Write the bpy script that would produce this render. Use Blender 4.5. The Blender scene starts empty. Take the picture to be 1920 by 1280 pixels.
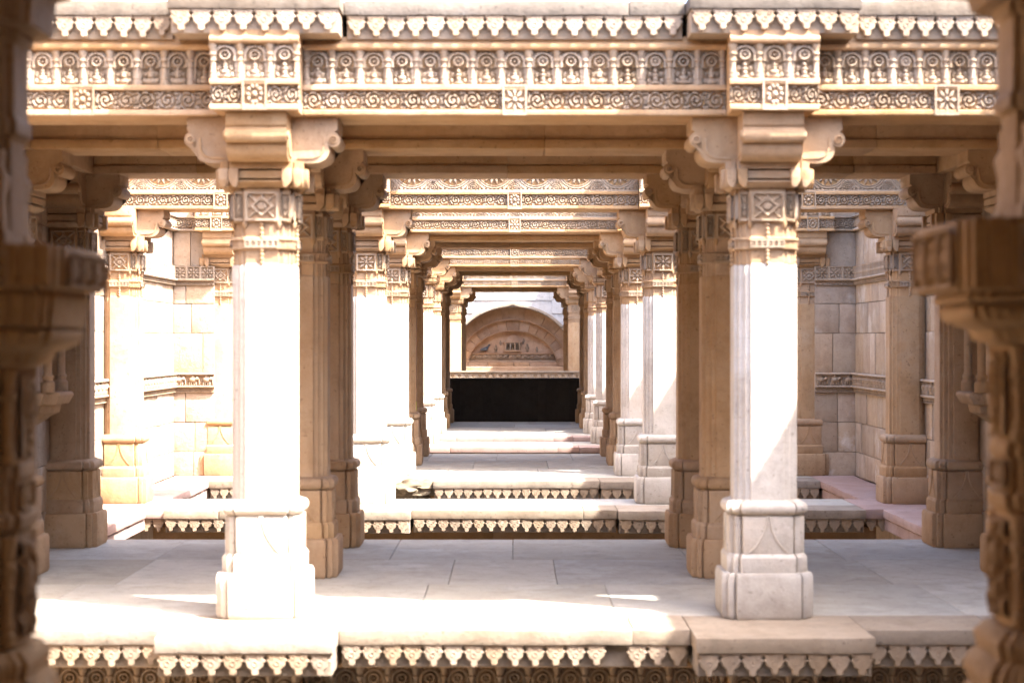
import bpy, bmesh, math, random
import numpy as np
from mathutils import Vector, Matrix, noise

random.seed(7)
SC = bpy.context.scene
COL = SC.collection
R = math.radians

# ------------------------------------------------------------------ camera, sky, sun, exposure
CAMZ = 1.366
cam_d = bpy.data.cameras.new('camera')
cam = bpy.data.objects.new('camera', cam_d)
COL.objects.link(cam)
cam.location = (0, 0, CAMZ)
cam.rotation_euler = (R(90), 0, 0)
cam_d.sensor_width = 36
cam_d.lens = 65.6
cam_d.shift_x = -5 / 1920
cam_d.clip_start = 0.05
cam_d.clip_end = 2000
cam_d.dof.use_dof = True
cam_d.dof.focus_distance = 24.0
cam_d.dof.aperture_fstop = 3.3
SC.camera = cam

SUNV = Vector((0.62, -0.36, 1.0)).normalized()      # towards the sun
world = bpy.data.worlds.new('World')
SC.world = world
world.use_nodes = True
nt = world.node_tree
sky = nt.nodes.new('ShaderNodeTexSky')
sky.sky_type = 'NISHITA'
sky.sun_disc = False
sky.sun_elevation = math.asin(SUNV.z)
sky.sun_rotation = math.atan2(SUNV.x, SUNV.y)
sky.dust_density = 3.0
sky.air_density = 0.6
bg = nt.nodes['Background']
bg.inputs['Strength'].default_value = 0.15
nt.links.new(sky.outputs[0], bg.inputs[0])

sun_d = bpy.data.lights.new('sun', 'SUN')
sun_d.energy = 2.25
sun_d.angle = R(0.53)
sun_d.color = (1.0, 0.96, 0.91)
sun = bpy.data.objects.new('sun', sun_d)
COL.objects.link(sun)
sun.rotation_euler = SUNV.to_track_quat('Z', 'Y').to_euler()
sun.location = (10, -5, 20)

SC.view_settings.view_transform = 'Standard'
SC.view_settings.look = 'None'
SC.view_settings.gamma = 1.0
SC.view_settings.exposure = 3.68
SC.view_settings.use_curve_mapping = False
SC.render.engine = 'CYCLES'
SC.cycles.max_bounces = 8
SC.cycles.diffuse_bounces = 7
SC.cycles.use_denoising = True
SC.cycles.sample_clamp_indirect = 6.0


# ------------------------------------------------------------------ materials
def stone(name, c1, c2, c3=None, patch=0.5, tint=0.16, streak=0.35, bump=0.35, scale=1.0, grain=1.0, rough=0.88):
    """weathered sandstone: two bed colours, a third for pale lime patches, streaks, per-piece tint, fine relief"""
    m = bpy.data.materials.new(name)
    m.use_nodes = True
    n, l = m.node_tree.nodes, m.node_tree.links
    bsdf = n['Principled BSDF']
    bsdf.inputs['Roughness'].default_value = rough
    bsdf.inputs['Specular IOR Level'].default_value = 0.25
    geo = n.new('ShaderNodeNewGeometry')
    inf = n.new('ShaderNodeObjectInfo')
    off = n.new('ShaderNodeVectorMath'); off.operation = 'MULTIPLY_ADD'
    comb = n.new('ShaderNodeCombineXYZ')
    l.new(inf.outputs['Random'], comb.inputs[0]); l.new(inf.outputs['Random'], comb.inputs[2])
    off.inputs[1].default_value = (3.7, 5.1, 2.9)
    l.new(comb.outputs[0], off.inputs[0]); l.new(geo.outputs['Position'], off.inputs[2])

    def tex(sc, det, rg, vec=off, stretch=None):
        v = vec
        if stretch:
            mp = n.new('ShaderNodeMapping'); mp.inputs['Scale'].default_value = stretch
            l.new(vec.outputs[0], mp.inputs['Vector']); v = mp
        t = n.new('ShaderNodeTexNoise')
        t.inputs['Scale'].default_value = sc; t.inputs['Detail'].default_value = det
        t.inputs['Roughness'].default_value = rg
        l.new(v.outputs[0], t.inputs['Vector'])
        return t

    def ramp(src, a, b, lo=0.0, hi=1.0):
        r = n.new('ShaderNodeMapRange')
        r.inputs['From Min'].default_value = a; r.inputs['From Max'].default_value = b
        r.inputs['To Min'].default_value = lo; r.inputs['To Max'].default_value = hi
        l.new(src, r.inputs['Value'])
        return r

    def mix(f, a, b, typ='MIX'):
        x = n.new('ShaderNodeMix'); x.data_type = 'RGBA'; x.blend_type = typ
        for sock, val in ((x.inputs[0], f), (x.inputs[6], a), (x.inputs[7], b)):
            if hasattr(val, 'is_output'):
                l.new(val, sock)
            elif isinstance(val, (int, float)):
                sock.default_value = val
            else:
                sock.default_value = (*val, 1)
        return x

    big = tex(2.2 * scale, 5, 0.6)
    base = mix(ramp(big.outputs[0], 0.35, 0.65).outputs[0], c1, c2)
    cur = base
    if c3:
        pt = tex(1.6 * scale, 7, 0.68)
        cur = mix(ramp(pt.outputs[0], 0.56, 0.66, 0, patch).outputs[0], cur.outputs[2], c3)
    st = tex(5.0 * scale, 4, 0.6, stretch=(1.0, 1.0, 0.13))
    dark = tuple(c * 0.62 for c in c1)
    cur = mix(ramp(st.outputs[0], 0.50, 0.70, 0, streak).outputs[0], cur.outputs[2], dark)
    sp = tex(90 * scale, 3, 0.7)
    cur = mix(ramp(sp.outputs[0], 0.35, 0.7, 0, 0.30 * grain).outputs[0], cur.outputs[2], tuple(c * 0.72 for c in c2))
    med = tex(14 * scale, 5, 0.7)
    cur = mix(ramp(med.outputs[0], 0.45, 0.75, 0, 0.35).outputs[0], cur.outputs[2], tuple(min(1, c * 1.18) for c in c2))
    mot = tex(6.5 * scale, 6, 0.72)
    cur = mix(ramp(mot.outputs[0], 0.50, 0.68, 0, 0.50).outputs[0], cur.outputs[2], tuple(c * 0.66 for c in c1))
    pit = tex(38 * scale, 2, 0.5)
    cur = mix(ramp(pit.outputs[0], 0.66, 0.72, 0, 0.55 * grain).outputs[0], cur.outputs[2], tuple(c * 0.45 for c in c1))
    # per-piece tint
    hs = n.new('ShaderNodeHueSaturation')
    rv = ramp(inf.outputs['Random'], 0, 1, 1 - tint, 1 + tint)
    rf = n.new('ShaderNodeMath'); rf.operation = 'FRACT'
    rm = n.new('ShaderNodeMath'); rm.operation = 'MULTIPLY'; rm.inputs[1].default_value = 7.31
    l.new(inf.outputs['Random'], rm.inputs[0]); l.new(rm.outputs[0], rf.inputs[0])
    rs = ramp(rf.outputs[0], 0, 1, 1 - tint * 1.2, 1 + tint * 0.8)
    l.new(rv.outputs[0], hs.inputs['Value']); l.new(rs.outputs[0], hs.inputs['Saturation'])
    l.new(cur.outputs[2], hs.inputs['Color'])
    l.new(hs.outputs[0], bsdf.inputs['Base Color'])
    # relief
    add = n.new('ShaderNodeMath'); add.operation = 'MULTIPLY_ADD'; add.inputs[1].default_value = 0.35
    l.new(sp.outputs[0], add.inputs[0]); l.new(med.outputs[0], add.inputs[2])
    bp = n.new('ShaderNodeBump'); bp.inputs['Strength'].default_value = bump; bp.inputs['Distance'].default_value = 0.018
    l.new(add.outputs[0], bp.inputs['Height']); l.new(bp.outputs[0], bsdf.inputs['Normal'])
    return m


def plain(name, c, rough=0.7):
    m = bpy.data.materials.new(name); m.use_nodes = True
    n, l = m.node_tree.nodes, m.node_tree.links
    b = n['Principled BSDF']
    t = n.new('ShaderNodeTexNoise'); t.inputs['Scale'].default_value = 40
    g = n.new('ShaderNodeNewGeometry'); l.new(g.outputs['Position'], t.inputs['Vector'])
    x = n.new('ShaderNodeMix'); x.data_type = 'RGBA'
    x.inputs[6].default_value = (*c, 1); x.inputs[7].default_value = (*[v * 0.6 for v in c], 1)
    l.new(t.outputs[0], x.inputs[0]); l.new(x.outputs[2], b.inputs['Base Color'])
    b.inputs['Roughness'].default_value = rough
    return m


M = {
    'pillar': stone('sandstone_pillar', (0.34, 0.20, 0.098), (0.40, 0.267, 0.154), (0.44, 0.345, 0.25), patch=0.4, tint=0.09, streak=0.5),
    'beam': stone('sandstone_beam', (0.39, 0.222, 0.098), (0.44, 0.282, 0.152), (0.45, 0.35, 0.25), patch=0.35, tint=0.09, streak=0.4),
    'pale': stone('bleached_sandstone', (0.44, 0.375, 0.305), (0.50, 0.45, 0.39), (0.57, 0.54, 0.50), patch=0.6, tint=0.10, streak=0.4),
    'carve': stone('sandstone_carving', (0.305, 0.215, 0.138), (0.355, 0.268, 0.188), (0.41, 0.34, 0.27), patch=0.45, tint=0.10, streak=0.3, bump=0.35),
    'wall': stone('sandstone_ashlar', (0.37, 0.26, 0.175), (0.44, 0.345, 0.25), (0.60, 0.54, 0.47), patch=0.9, tint=0.16, streak=0.65, bump=0.8),
    'floor': stone('floor_stone', (0.34, 0.305, 0.25), (0.405, 0.37, 0.308), (0.475, 0.445, 0.385), patch=0.85, tint=0.18, streak=0.0, bump=0.3),
    'ledge': stone('ledge_stone', (0.25, 0.19, 0.135), (0.305, 0.245, 0.185), (0.36, 0.31, 0.25), patch=0.5, tint=0.12, streak=0.5),
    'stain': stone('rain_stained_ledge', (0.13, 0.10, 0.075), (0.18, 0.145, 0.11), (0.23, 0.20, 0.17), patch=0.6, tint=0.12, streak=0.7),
    'pink': stone('pink_sandstone', (0.34, 0.215, 0.175), (0.39, 0.275, 0.235), (0.43, 0.34, 0.30), patch=0.3, tint=0.08, streak=0.1, bump=0.2),
    'rock': stone('broken_rock', (0.13, 0.095, 0.055), (0.18, 0.14, 0.09), tint=0.05, bump=0.9),
    'shade_dark': stone('shade_dark_stone', (0.030, 0.025, 0.021), (0.048, 0.040, 0.033), tint=0.10, streak=0.4),  # near-black: deep shade painted into the stone colour
    'well': stone('pale_limestone', (0.42, 0.40, 0.375), (0.50, 0.48, 0.455), (0.54, 0.53, 0.515), patch=0.4, tint=0.05, streak=0.15),
    'arch': stone('arch_sandstone', (0.36, 0.215, 0.125), (0.45, 0.305, 0.195), (0.50, 0.40, 0.30), patch=0.45, tint=0.10, streak=0.4),
    'earth': stone('earth', (0.30, 0.24, 0.17), (0.36, 0.29, 0.21), tint=0, streak=0, scale=0.3),
    'front': stone('carved_sandstone', (0.30, 0.165, 0.065), (0.36, 0.215, 0.10), (0.40, 0.29, 0.18), patch=0.3, tint=0.06, streak=0.4, bump=0.8),
}


# ------------------------------------------------------------------ mesh helpers
def finish(me, ang=32):
    for p in me.polygons:
        p.use_smooth = True
    me.set_sharp_from_angle(angle=R(ang))
    return me


def bm_mesh(bm, name, bevel=0.0, seg=1, ang=32):
    bmesh.ops.recalc_face_normals(bm, faces=bm.faces)
    if bevel > 0:
        ed = [e for e in bm.edges if len(e.link_faces) == 2 and e.calc_face_angle(0) > R(25)]
        bmesh.ops.bevel(bm, geom=ed, offset=bevel, segments=seg, profile=0.6, affect='EDGES', clamp_overlap=True)
    me = bpy.data.meshes.new(name)
    bm.to_mesh(me); bm.free()
    return finish(me, ang)


OVERRIDE = None


def obj(name, me, mat, parent=None, loc=(0, 0, 0), rz=0.0, scale=None, rot=None):
    if not me.materials:
        me.materials.append(M[mat] if isinstance(mat, str) else mat)
    o = bpy.data.objects.new(name, me)
    COL.objects.link(o)
    o.location = loc
    o.rotation_euler = rot if rot else (0, 0, rz)
    if scale:
        o.scale = scale
    if parent:
        o.parent = parent
    if OVERRIDE and me.materials[0] in (M['pillar'], M['carve'] if OVERRIDE == 'front' else None):
        o.material_slots[0].link = 'OBJECT'; o.material_slots[0].material = M[OVERRIDE]
    return o


def thing(name, label, cat, loc=(0, 0, 0), group=None):
    o = bpy.data.objects.new(name, None)
    COL.objects.link(o)
    o.empty_display_size = 0.1
    o.location = loc
    o['label'] = label; o['category'] = cat; o['kind'] = 'thing'
    if group:
        o['group'] = group
    return o


def tag(o, label=None, cat=None, group=None, kind=None):
    kind = kind or 'thing'
    for k, v in (('label', label), ('category', cat), ('group', group), ('kind', kind)):
        if v:
            o[k] = v
    return o


def box_bm(x0, x1, y0, y1, z0, z1, bm=None):
    bm = bm or bmesh.new()
    v = [bm.verts.new(p) for p in ((x0, y0, z0), (x1, y0, z0), (x1, y1, z0), (x0, y1, z0),
                                   (x0, y0, z1), (x1, y0, z1), (x1, y1, z1), (x0, y1, z1))]
    for f in ((0, 3, 2, 1), (4, 5, 6, 7), (0, 1, 5, 4), (1, 2, 6, 5), (2, 3, 7, 6), (3, 0, 4, 7)):
        bm.faces.new([v[i] for i in f])
    return bm


def box(name, mat, parent, x0, x1, y0, y1, z0, z1, bevel=0.006, seg=1):
    return obj(name, bm_mesh(box_bm(x0, x1, y0, y1, z0, z1), name, bevel, seg), mat, parent)


def rough_box(name, mat, parent, x0, x1, y0, y1, z0, z1, seed=0, cell=0.10, amp=0.006, bevel=0.010):
    """hand-cut block: bevelled, subdivided along its length and worn by noise"""
    bm = box_bm(x0, x1, y0, y1, z0, z1)
    for ax, (a, b) in enumerate(((x0, x1), (y0, y1), (z0, z1))):
        k = int((b - a) / cell)
        for i in range(1, min(k, 40)):
            co = [0, 0, 0]; no = [0, 0, 0]
            co[ax] = a + (b - a) * i / k; no[ax] = 1
            bmesh.ops.bisect_plane(bm, geom=bm.verts[:] + bm.edges[:] + bm.faces[:], plane_co=co, plane_no=no)
    bmesh.ops.recalc_face_normals(bm, faces=bm.faces)
    ed = [e for e in bm.edges if len(e.link_faces) == 2 and e.calc_face_angle(0) > R(25)]
    bmesh.ops.bevel(bm, geom=ed, offset=bevel, segments=2, profile=0.55, affect='EDGES', clamp_overlap=True)
    o = Vector((seed * 3.17, seed * 1.31, seed * 0.77))
    for v in bm.verts:
        p = v.co * 6 + o
        d = noise.noise_vector(p) * amp + noise.noise_vector(p * 3.1) * amp * 0.5
        v.co += d
    return obj(name, bm_mesh(bm, name), mat, parent)


def loft(sections, name, bevel=0.0, seg=1, ang=32):
    """sections: list of (z, [(x, y), ...]) with equal counts"""
    bm = bmesh.new()
    rings = [[bm.verts.new((x, y, z)) for x, y in poly] for z, poly in sections]
    n = len(rings[0])
    for a, b in zip(rings, rings[1:]):
        for i in range(n):
            bm.faces.new((a[i], a[(i + 1) % n], b[(i + 1) % n], b[i]))
    bm.faces.new(list(reversed(rings[0]))); bm.faces.new(rings[-1])
    return bm_mesh(bm, name, bevel, seg, ang)


def redent(w, m=0.62, s=0.03, two=False):
    """square with stepped-back corners; w half width, m share of the main face, s step"""
    if two:
        a, b = w * m, w * (m + 1) / 2 - s * 0.5
        q = [(w, a), (w - s, a), (w - s, b), (w - 2 * s, b), (w - 2 * s, w - 2 * s),
             (b, w - 2 * s), (b, w - s), (a, w - s), (a, w)]
    else:
        a = w * m
        g, gd = 0.010, s + 0.016
        q = [(w, a), (w - gd, a + g * 0.3), (w - gd, a + g * 0.7), (w - s, a + g), (w - s, w - s),
             (a + g, w - s), (a + g * 0.7, w - gd), (a + g * 0.3, w - gd), (a, w)]
    pts = []
    for k in range(4):
        c, sn = round(math.cos(k * math.pi / 2)), round(math.sin(k * math.pi / 2))
        pts += [(x * c - y * sn, x * sn + y * c) for x, y in q]
    return pts


def extrude_x(profile, x0, x1, name, bevel=0.0, seg=1, ang=32, parts=1):
    """profile: [(y, z)...] closed; swept along x"""
    bm = bmesh.new()
    rings = []
    for i in range(parts + 1):
        x = x0 + (x1 - x0) * i / parts
        rings.append([bm.verts.new((x, y, z)) for y, z in profile])
    n = len(profile)
    for a, b in zip(rings, rings[1:]):
        for i in range(n):
            bm.faces.new((a[i], a[(i + 1) % n], b[(i + 1) % n], b[i]))
    bm.faces.new(list(reversed(rings[0]))); bm.faces.new(rings[-1])
    return bm_mesh(bm, name, bevel, seg, ang)


def lathe(prof, name, n=12, bm=None, at=(0, 0, 0), ang=40):
    """prof: [(r, z)...] bottom to top"""
    own = bm is None
    bm = bm or bmesh.new()
    rings = []
    for r, z in prof:
        rings.append([bm.verts.new((at[0] + r * math.cos(2 * math.pi * i / n), at[1] + r * math.sin(2 * math.pi * i / n), at[2] + z)) for i in range(n)])
    for a, b in zip(rings, rings[1:]):
        for i in range(n):
            bm.faces.new((a[i], a[(i + 1) % n], b[(i + 1) % n], b[i]))
    bm.faces.new(list(reversed(rings[0]))); bm.faces.new(rings[-1])
    return bm_mesh(bm, name, ang=ang) if own else bm


def ss(a, b, x):
    t = np.clip((x - a) / (b - a), 0, 1)
    return t * t * (3 - 2 * t)


def relief(name, w, h, nx, nz, fn):
    """carved tile: x in 0..w, z in 0..h, carved surface towards -y"""
    X, Z = np.meshgrid(np.linspace(0, w, nx), np.linspace(0, h, nz))
    H = fn(X, Z)
    co = np.stack([X, -H, Z], -1).reshape(-1, 3)
    idx = np.arange(nx * nz).reshape(nz, nx)
    f = np.stack([idx[:-1, :-1], idx[:-1, 1:], idx[1:, 1:], idx[1:, :-1]], -1).reshape(-1, 4)
    me = bpy.data.meshes.new(name)
    me.from_pydata(co.tolist(), [], f.tolist())
    me.update()
    return finish(me, 75)


def blob(X, Z, cx, cz, rx, rz, h):
    d = 1 - ((X - cx) / rx) ** 2 - ((Z - cz) / rz) ** 2
    return h * np.sqrt(np.clip(d, 0, 1))


# --- carved tiles (shared meshes)
def f_scroll(X, Z, w=0.11, h=0.09, seed=0):
    x, z = X - w / 2, Z - h / 2
    r = np.hypot(x, z * 1.12); th = np.arctan2(z, x) + seed * 1.3
    fr = np.mod(r / 0.023 - th / (2 * np.pi), 1.0)
    ridge = ss(0.10, 0.34, 0.5 - np.abs(fr - 0.5))
    H = 0.028 * ridge * (r < 0.050)
    H = np.maximum(H, blob(X, Z, w / 2, h / 2, 0.010, 0.010, 0.026))
    for sx, sz in ((-1, 1), (1, -1), (1, 1), (-1, -1)):
        H = np.maximum(H, blob(X, Z, w / 2 + sx * 0.047, h / 2 + sz * 0.034, 0.013, 0.011, 0.022))
        H = np.maximum(H, blob(X, Z, w / 2 + sx * 0.053, h / 2 + sz * 0.012, 0.006, 0.012, 0.019))
    lf = np.cos(5 * th + 1.0) * 0.5 + 0.5
    H = H - 0.016 * ss(0.75, 1.0, lf) * (r > 0.022) * (r < 0.05)
    return np.maximum(H, 0) - 0.002


def f_niche(X, Z, w=0.134, h=0.17, var=0):
    x = X - w / 2
    a = 0.040
    zc = 0.112
    r = np.hypot(x, Z - zc)
    inside = ((Z > zc) & (r < a)) | ((Z <= zc) & (np.abs(x) < a + 0.004))
    H = np.where(inside, 0.0, 0.016)
    d = np.where(Z > zc, np.abs(r - a - 0.004), np.abs(np.abs(x) - a - 0.004))
    H = np.where((d < 0.006) & (Z > 0.085), 0.026, H)
    H = np.where((Z > zc + 0.03) & (r > a + 0.012), 0.012 + 0.008 * np.sin(X * 260) * np.sin(Z * 260), H)
    rr = np.hypot(x, Z - 0.116)
    H = np.maximum(H, 0.030 * np.sqrt(np.clip(1 - ((rr - 0.021) / 0.0075) ** 2, 0, 1)))
    H = np.maximum(H, blob(X, Z, w / 2, 0.116, 0.009, 0.009, 0.030))
    if var == 1:
        H = np.maximum(H, np.where(rr < 0.028, 0.012 + 0.014 * (0.5 + 0.5 * np.cos(6 * np.arctan2(Z - 0.116, x))), 0))
    bgv = 0.018 * ss(-0.2, 0.6, np.sin(np.hypot(np.abs(x) - 0.02 - 0.004 * var, Z - 0.066) * 620 + var))
    H = np.maximum(H, np.where(inside & (Z < 0.095), bgv, 0))
    fig = {0: ((0.016, 0.030, 0.012, 0.028), (0.034, 0.021, 0.017, 0.034), (0.054, 0.010, 0.012, 0.028), (0.070, 0.013, 0.007, 0.026), (0.082, 0.006, 0.010, 0.022)),
           1: ((0.012, 0.026, 0.010, 0.030), (0.030, 0.013, 0.020, 0.032), (0.050, 0.018, 0.010, 0.032), (0.068, 0.010, 0.011, 0.034), (0.080, 0.013, 0.005, 0.024)),
           2: ((0.020, 0.034, 0.018, 0.026), (0.044, 0.015, 0.014, 0.034), (0.060, 0.022, 0.008, 0.026), (0.076, 0.008, 0.014, 0.026))}[var]
    for cz, rx, rz, hh in fig:
        H = np.maximum(H, blob(X, Z, w / 2, cz, rx, rz, hh))
    for s in (-1, 1):
        H = np.maximum(H, blob(X, Z, w / 2 + s * 0.031, 0.022, 0.010, 0.016, 0.022))
        H = np.maximum(H, blob(X, Z, w / 2 + s * 0.027, 0.056, 0.009, 0.012, 0.016))
    return H - 0.002


def f_star(X, Z, w=0.12, h=0.12, n=8):
    x, z = X - w / 2, Z - h / 2
    r = np.hypot(x, z); th = np.arctan2(z, x)
    e = np.minimum(np.minimum(X, w - X), np.minimum(Z, h - Z))
    a = np.abs(np.mod(th * n / (2 * np.pi) + 0.5, 1.0) - 0.5) * 2
    lim = np.minimum(r / 0.03, 1) * np.clip((0.056 - r) / 0.022, 0, 1) * 0.72
    H = 0.020 * ss(-0.04, 0.10, lim - a) * (r < 0.056)
    H = np.maximum(H, blob(X, Z, w / 2, h / 2, 0.013, 0.013, 0.024))
    return np.where(e < 0.010, 0.024, H) - 0.002


def f_rosette(X, Z, w=0.12, h=0.12):
    x, z = X - w / 2, Z - h / 2
    r = np.hypot(x, z); th = np.arctan2(z, x)
    e = np.minimum(np.minimum(X, w - X), np.minimum(Z, h - Z))
    H = 0.026 * np.sqrt(np.clip(1 - ((r - 0.032) / 0.012) ** 2, 0, 1)) * (0.75 + 0.25 * np.cos(10 * th))
    H = np.maximum(H, blob(X, Z, w / 2, h / 2, 0.015, 0.015, 0.032))
    return np.where(e < 0.010, 0.024, H) - 0.002


def f_diamond(X, Z, w=0.12, h=0.15):
    x, z = (X - w / 2) / (w / 2), (Z - h / 2) / (h / 2)
    d1 = np.abs(np.abs(x) + np.abs(z) - 0.62)
    H = 0.016 * ss(0.20, 0.06, d1)
    H = np.maximum(H, 0.016 * ss(0.14, 0.04, np.minimum(np.abs(x - z), np.abs(x + z))) * (np.abs(x) + np.abs(z) > 0.6))
    H = np.maximum(H, 0.017 * ss(0.34, 0.2, np.hypot(x, z)))
    H = np.maximum(H, 0.014 * ss(0.12, 0.03, np.abs(x)) * (z > 0.3))
    e = np.minimum(1 - np.abs(x), (1 - np.abs(z)))
    return np.where(e < 0.12, 0.020, H) - 0.001


def f_lunette(X, Z, w=0.32, h=0.17):
    x, z = X - w / 2, Z - h
    r = np.hypot(x, z); th = np.arctan2(z, x)
    a = np.abs(np.mod(th * 14 / (2 * np.pi) + 0.5, 1.0) - 0.5) * 2
    pet = 0.028 * ss(0.0, 0.25, np.clip((0.118 - r) / 0.05, 0, 0.8) - a) * (r < 0.118) * (r > 0.03)
    H = np.where(r < 0.120, pet, 0.020)
    H = np.where(np.abs(r - 0.132) < 0.004, 0.010, H)
    r2 = np.hypot(np.minimum(X, w - X), Z - 0.03)
    H = np.where((r2 < 0.055) & (r > 0.14), 0.008 + 0.014 * ss(-.2, .4, np.sin(r2 * 420)), H)
    H = np.where((np.abs(r - 0.150) < 0.0035) & (Z > 0.012), 0.011, H)
    tri = np.abs(np.mod(X / 0.032, 1) - 0.5) * 2
    H = np.where((Z > 0.012) & (Z < 0.030) & (tri > 0.25 + (Z - 0.012) / 0.018 * 0.75), 0.004, H)
    H = np.where((Z < 0.010), 0.024, H)
    return H - 0.002


def f_elephant(X, Z, w=0.14, h=0.13):
    H = blob(X, Z, 0.062, 0.070, 0.044, 0.036, 0.040)
    for lx in (0.030, 0.048, 0.075, 0.094):
        H = np.maximum(H, blob(X, Z, lx, 0.030, 0.009, 0.034, 0.030))
    H = np.maximum(H, blob(X, Z, 0.108, 0.082, 0.020, 0.024, 0.042))
    H = np.maximum(H, blob(X, Z, 0.099, 0.078, 0.010, 0.018, 0.047))
    H = np.maximum(H, blob(X, Z, 0.126, 0.046, 0.007, 0.036, 0.034))
    H = np.maximum(H, blob(X, Z, 0.060, 0.108, 0.020, 0.012, 0.034))
    H = np.maximum(H, blob(X, Z, 0.016, 0.062, 0.004, 0.026, 0.02))
    H = np.maximum(H, np.where(Z > h - 0.010, 0.040, 0))
    return np.where(Z < 0.006, 0.040, H) - 0.002


def f_zigzag(X, Z, w=0.10, h=0.06):
    z = Z / h
    t = np.abs(np.mod(X / 0.05, 1) - 0.5) * 2
    H = 0.014 * ss(0.16, 0.05, np.abs(z - 0.25 - 0.5 * t))
    H = np.maximum(H, 0.012 * ss(0.3, 0.15, np.hypot((np.mod(X / 0.05, 1) - 0.5) * 2, (z - 0.75) * 2)))
    return np.where((Z < 0.007) | (Z > h - 0.007), 0.018, H) - 0.002


def f_slots(X, Z, w=0.10, h=0.16):
    u = np.mod(X / 0.05, 1)
    H = np.where((np.abs(u - 0.5) < 0.30) & (np.abs(np.mod(Z / (h / 2), 1) - 0.5) < 0.34), 0.0, 0.018)
    H = np.where((np.abs(u - 0.5) < 0.12) & (np.abs(np.mod(Z / (h / 2), 1) - 0.5) < 0.2), 0.014, H)
    return H - 0.002


def f_dents(X, Z, w=0.11, h=0.05):
    u = np.mod(X / 0.055, 1)
    H = np.where((np.abs(u - 0.5) < 0.30) & (np.abs(Z - h / 2) < 0.014), 0.0, 0.016)
    H = np.where((np.abs(u - 0.5) < 0.22) & (np.abs(Z - h / 2) < 0.005), 0.013, H)
    return H - 0.001


def f_rings(X, Z, w=0.14, h=0.13):
    r = np.hypot(X - w / 2, Z - h / 2)
    H = 0.03 * ss(0.016, 0.006, np.abs(r - 0.044))
    H = np.maximum(H, 0.03 * ss(0.016, 0.011, r))
    for sx in (0, w):
        H = np.maximum(H, 0.03 * ss(0.03, 0.02, np.hypot(X - sx, (Z - h / 2) * 0.5)))
    return np.where((Z < 0.010) | (Z > h - 0.016), 0.034, H) - 0.002


T = {
    'scroll': relief('scroll_carving', 0.11, 0.09, 40, 34, f_scroll),
    'scroll_b': relief('scroll_carving_b', 0.11, 0.09, 40, 34, lambda X, Z: f_scroll(X, Z, seed=1.7)[:, ::-1]),
    'scroll_c': relief('scroll_carving_c', 0.11, 0.09, 40, 34, lambda X, Z: f_scroll(X, Z, seed=3.1)[::-1, :]),
    'niche': relief('niche', 0.134, 0.17, 46, 58, f_niche),
    'niche_b': relief('niche_b', 0.134, 0.17, 46, 58, lambda X, Z: f_niche(X, Z, var=1)),
    'niche_c': relief('niche_c', 0.134, 0.17, 46, 58, lambda X, Z: f_niche(X, Z, var=2)),
    'star': relief('star_panel', 0.12, 0.12, 44, 44, f_star),
    'rosette': relief('rosette_panel', 0.12, 0.12, 40, 40, f_rosette),
    'diamond': relief('diamond_panel', 0.12, 0.15, 36, 40, f_diamond),
    'lunette': relief('lunette', 0.32, 0.17, 72, 44, f_lunette),
    'elephant': relief('elephant_carving', 0.14, 0.13, 44, 40, f_elephant),
    'zigzag': relief('zigzag_carving', 0.10, 0.06, 40, 24, f_zigzag),
    'slots': relief('slot_carving', 0.10, 0.16, 32, 40, f_slots),
    'dents': relief('dentil_carving', 0.11, 0.05, 36, 20, f_dents),
    'rings': relief('ring_carving', 0.14, 0.13, 40, 36, f_rings),
}
for me in T.values():
    me.materials.append(M['carve'])


def colonnette_mesh():
    return lathe([(0.019, 0), (0.019, 0.018), (0.014, 0.022), (0.016, 0.034), (0.012, 0.040), (0.0125, 0.085), (0.018, 0.090),
                  (0.013, 0.096), (0.014, 0.112), (0.021, 0.118), (0.021, 0.126), (0.015, 0.130), (0.019, 0.150), (0.022, 0.158), (0.022, 0.170)], 'colonnette', 10)


T['colonnette'] = colonnette_mesh()
T['colonnette'].materials.append(M['carve'])


def pendant_mesh():
    half = [(0.048, 0.0), (0.048, -0.011), (0.042, -0.014), (0.039, -0.022), (0.043, -0.029), (0.0475, -0.032), (0.047, -0.038), (0.040, -0.043),
            (0.0385, -0.052), (0.036, -0.060), (0.029, -0.069), (0.019, -0.075), (0.0155, -0.081), (0.0165, -0.092), (0.013, -0.100), (0.004, -0.104)]
    out = half + [(-x, z) for x, z in reversed(half)]
    bm = bmesh.new()
    fr = [bm.verts.new((x, -0.018, z)) for x, z in out]
    bk = [bm.verts.new((x, 0.0, z)) for x, z in out]
    n = len(out)
    for i in range(n):
        bm.faces.new((fr[i], fr[(i + 1) % n], bk[(i + 1) % n], bk[i]))
    bm.faces.new(fr); bm.faces.new(list(reversed(bk)))
    bmesh.ops.recalc_face_normals(bm, faces=bm.faces)
    ed = [e for e in bm.edges if all(v.co.y < -0.015 for v in e.verts)]
    bmesh.ops.bevel(bm, geom=ed, offset=0.004, segments=1, affect='EDGES', clamp_overlap=True)

    def ring(cx, cz, r, t, n=10):
        vs = []
        for i in range(n):
            a = 2 * math.pi * i / n
            row = []
            for rr, yy in ((r - t, -0.017), (r - t * 0.5, -0.0205), (r + t * 0.5, -0.0205), (r + t, -0.017)):
                row.append(bm.verts.new((cx + rr * math.cos(a), yy, cz + rr * math.sin(a))))
            vs.append(row)
        for i in range(n):
            for j in range(3):
                bm.faces.new((vs[i][j], vs[(i + 1) % n][j], vs[(i + 1) % n][j + 1], vs[i][j + 1]))
    ring(0, -0.047, 0.012, 0.0035)
    for q in (-1, 1):
        ring(q * 0.022, -0.018, 0.009, 0.003, 8)
    return bm_mesh(bm, 'pendant')


T['pendant'] = pendant_mesh()
T['pendant'].materials.append(M['carve'])
PITCH = 0.0955


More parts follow.
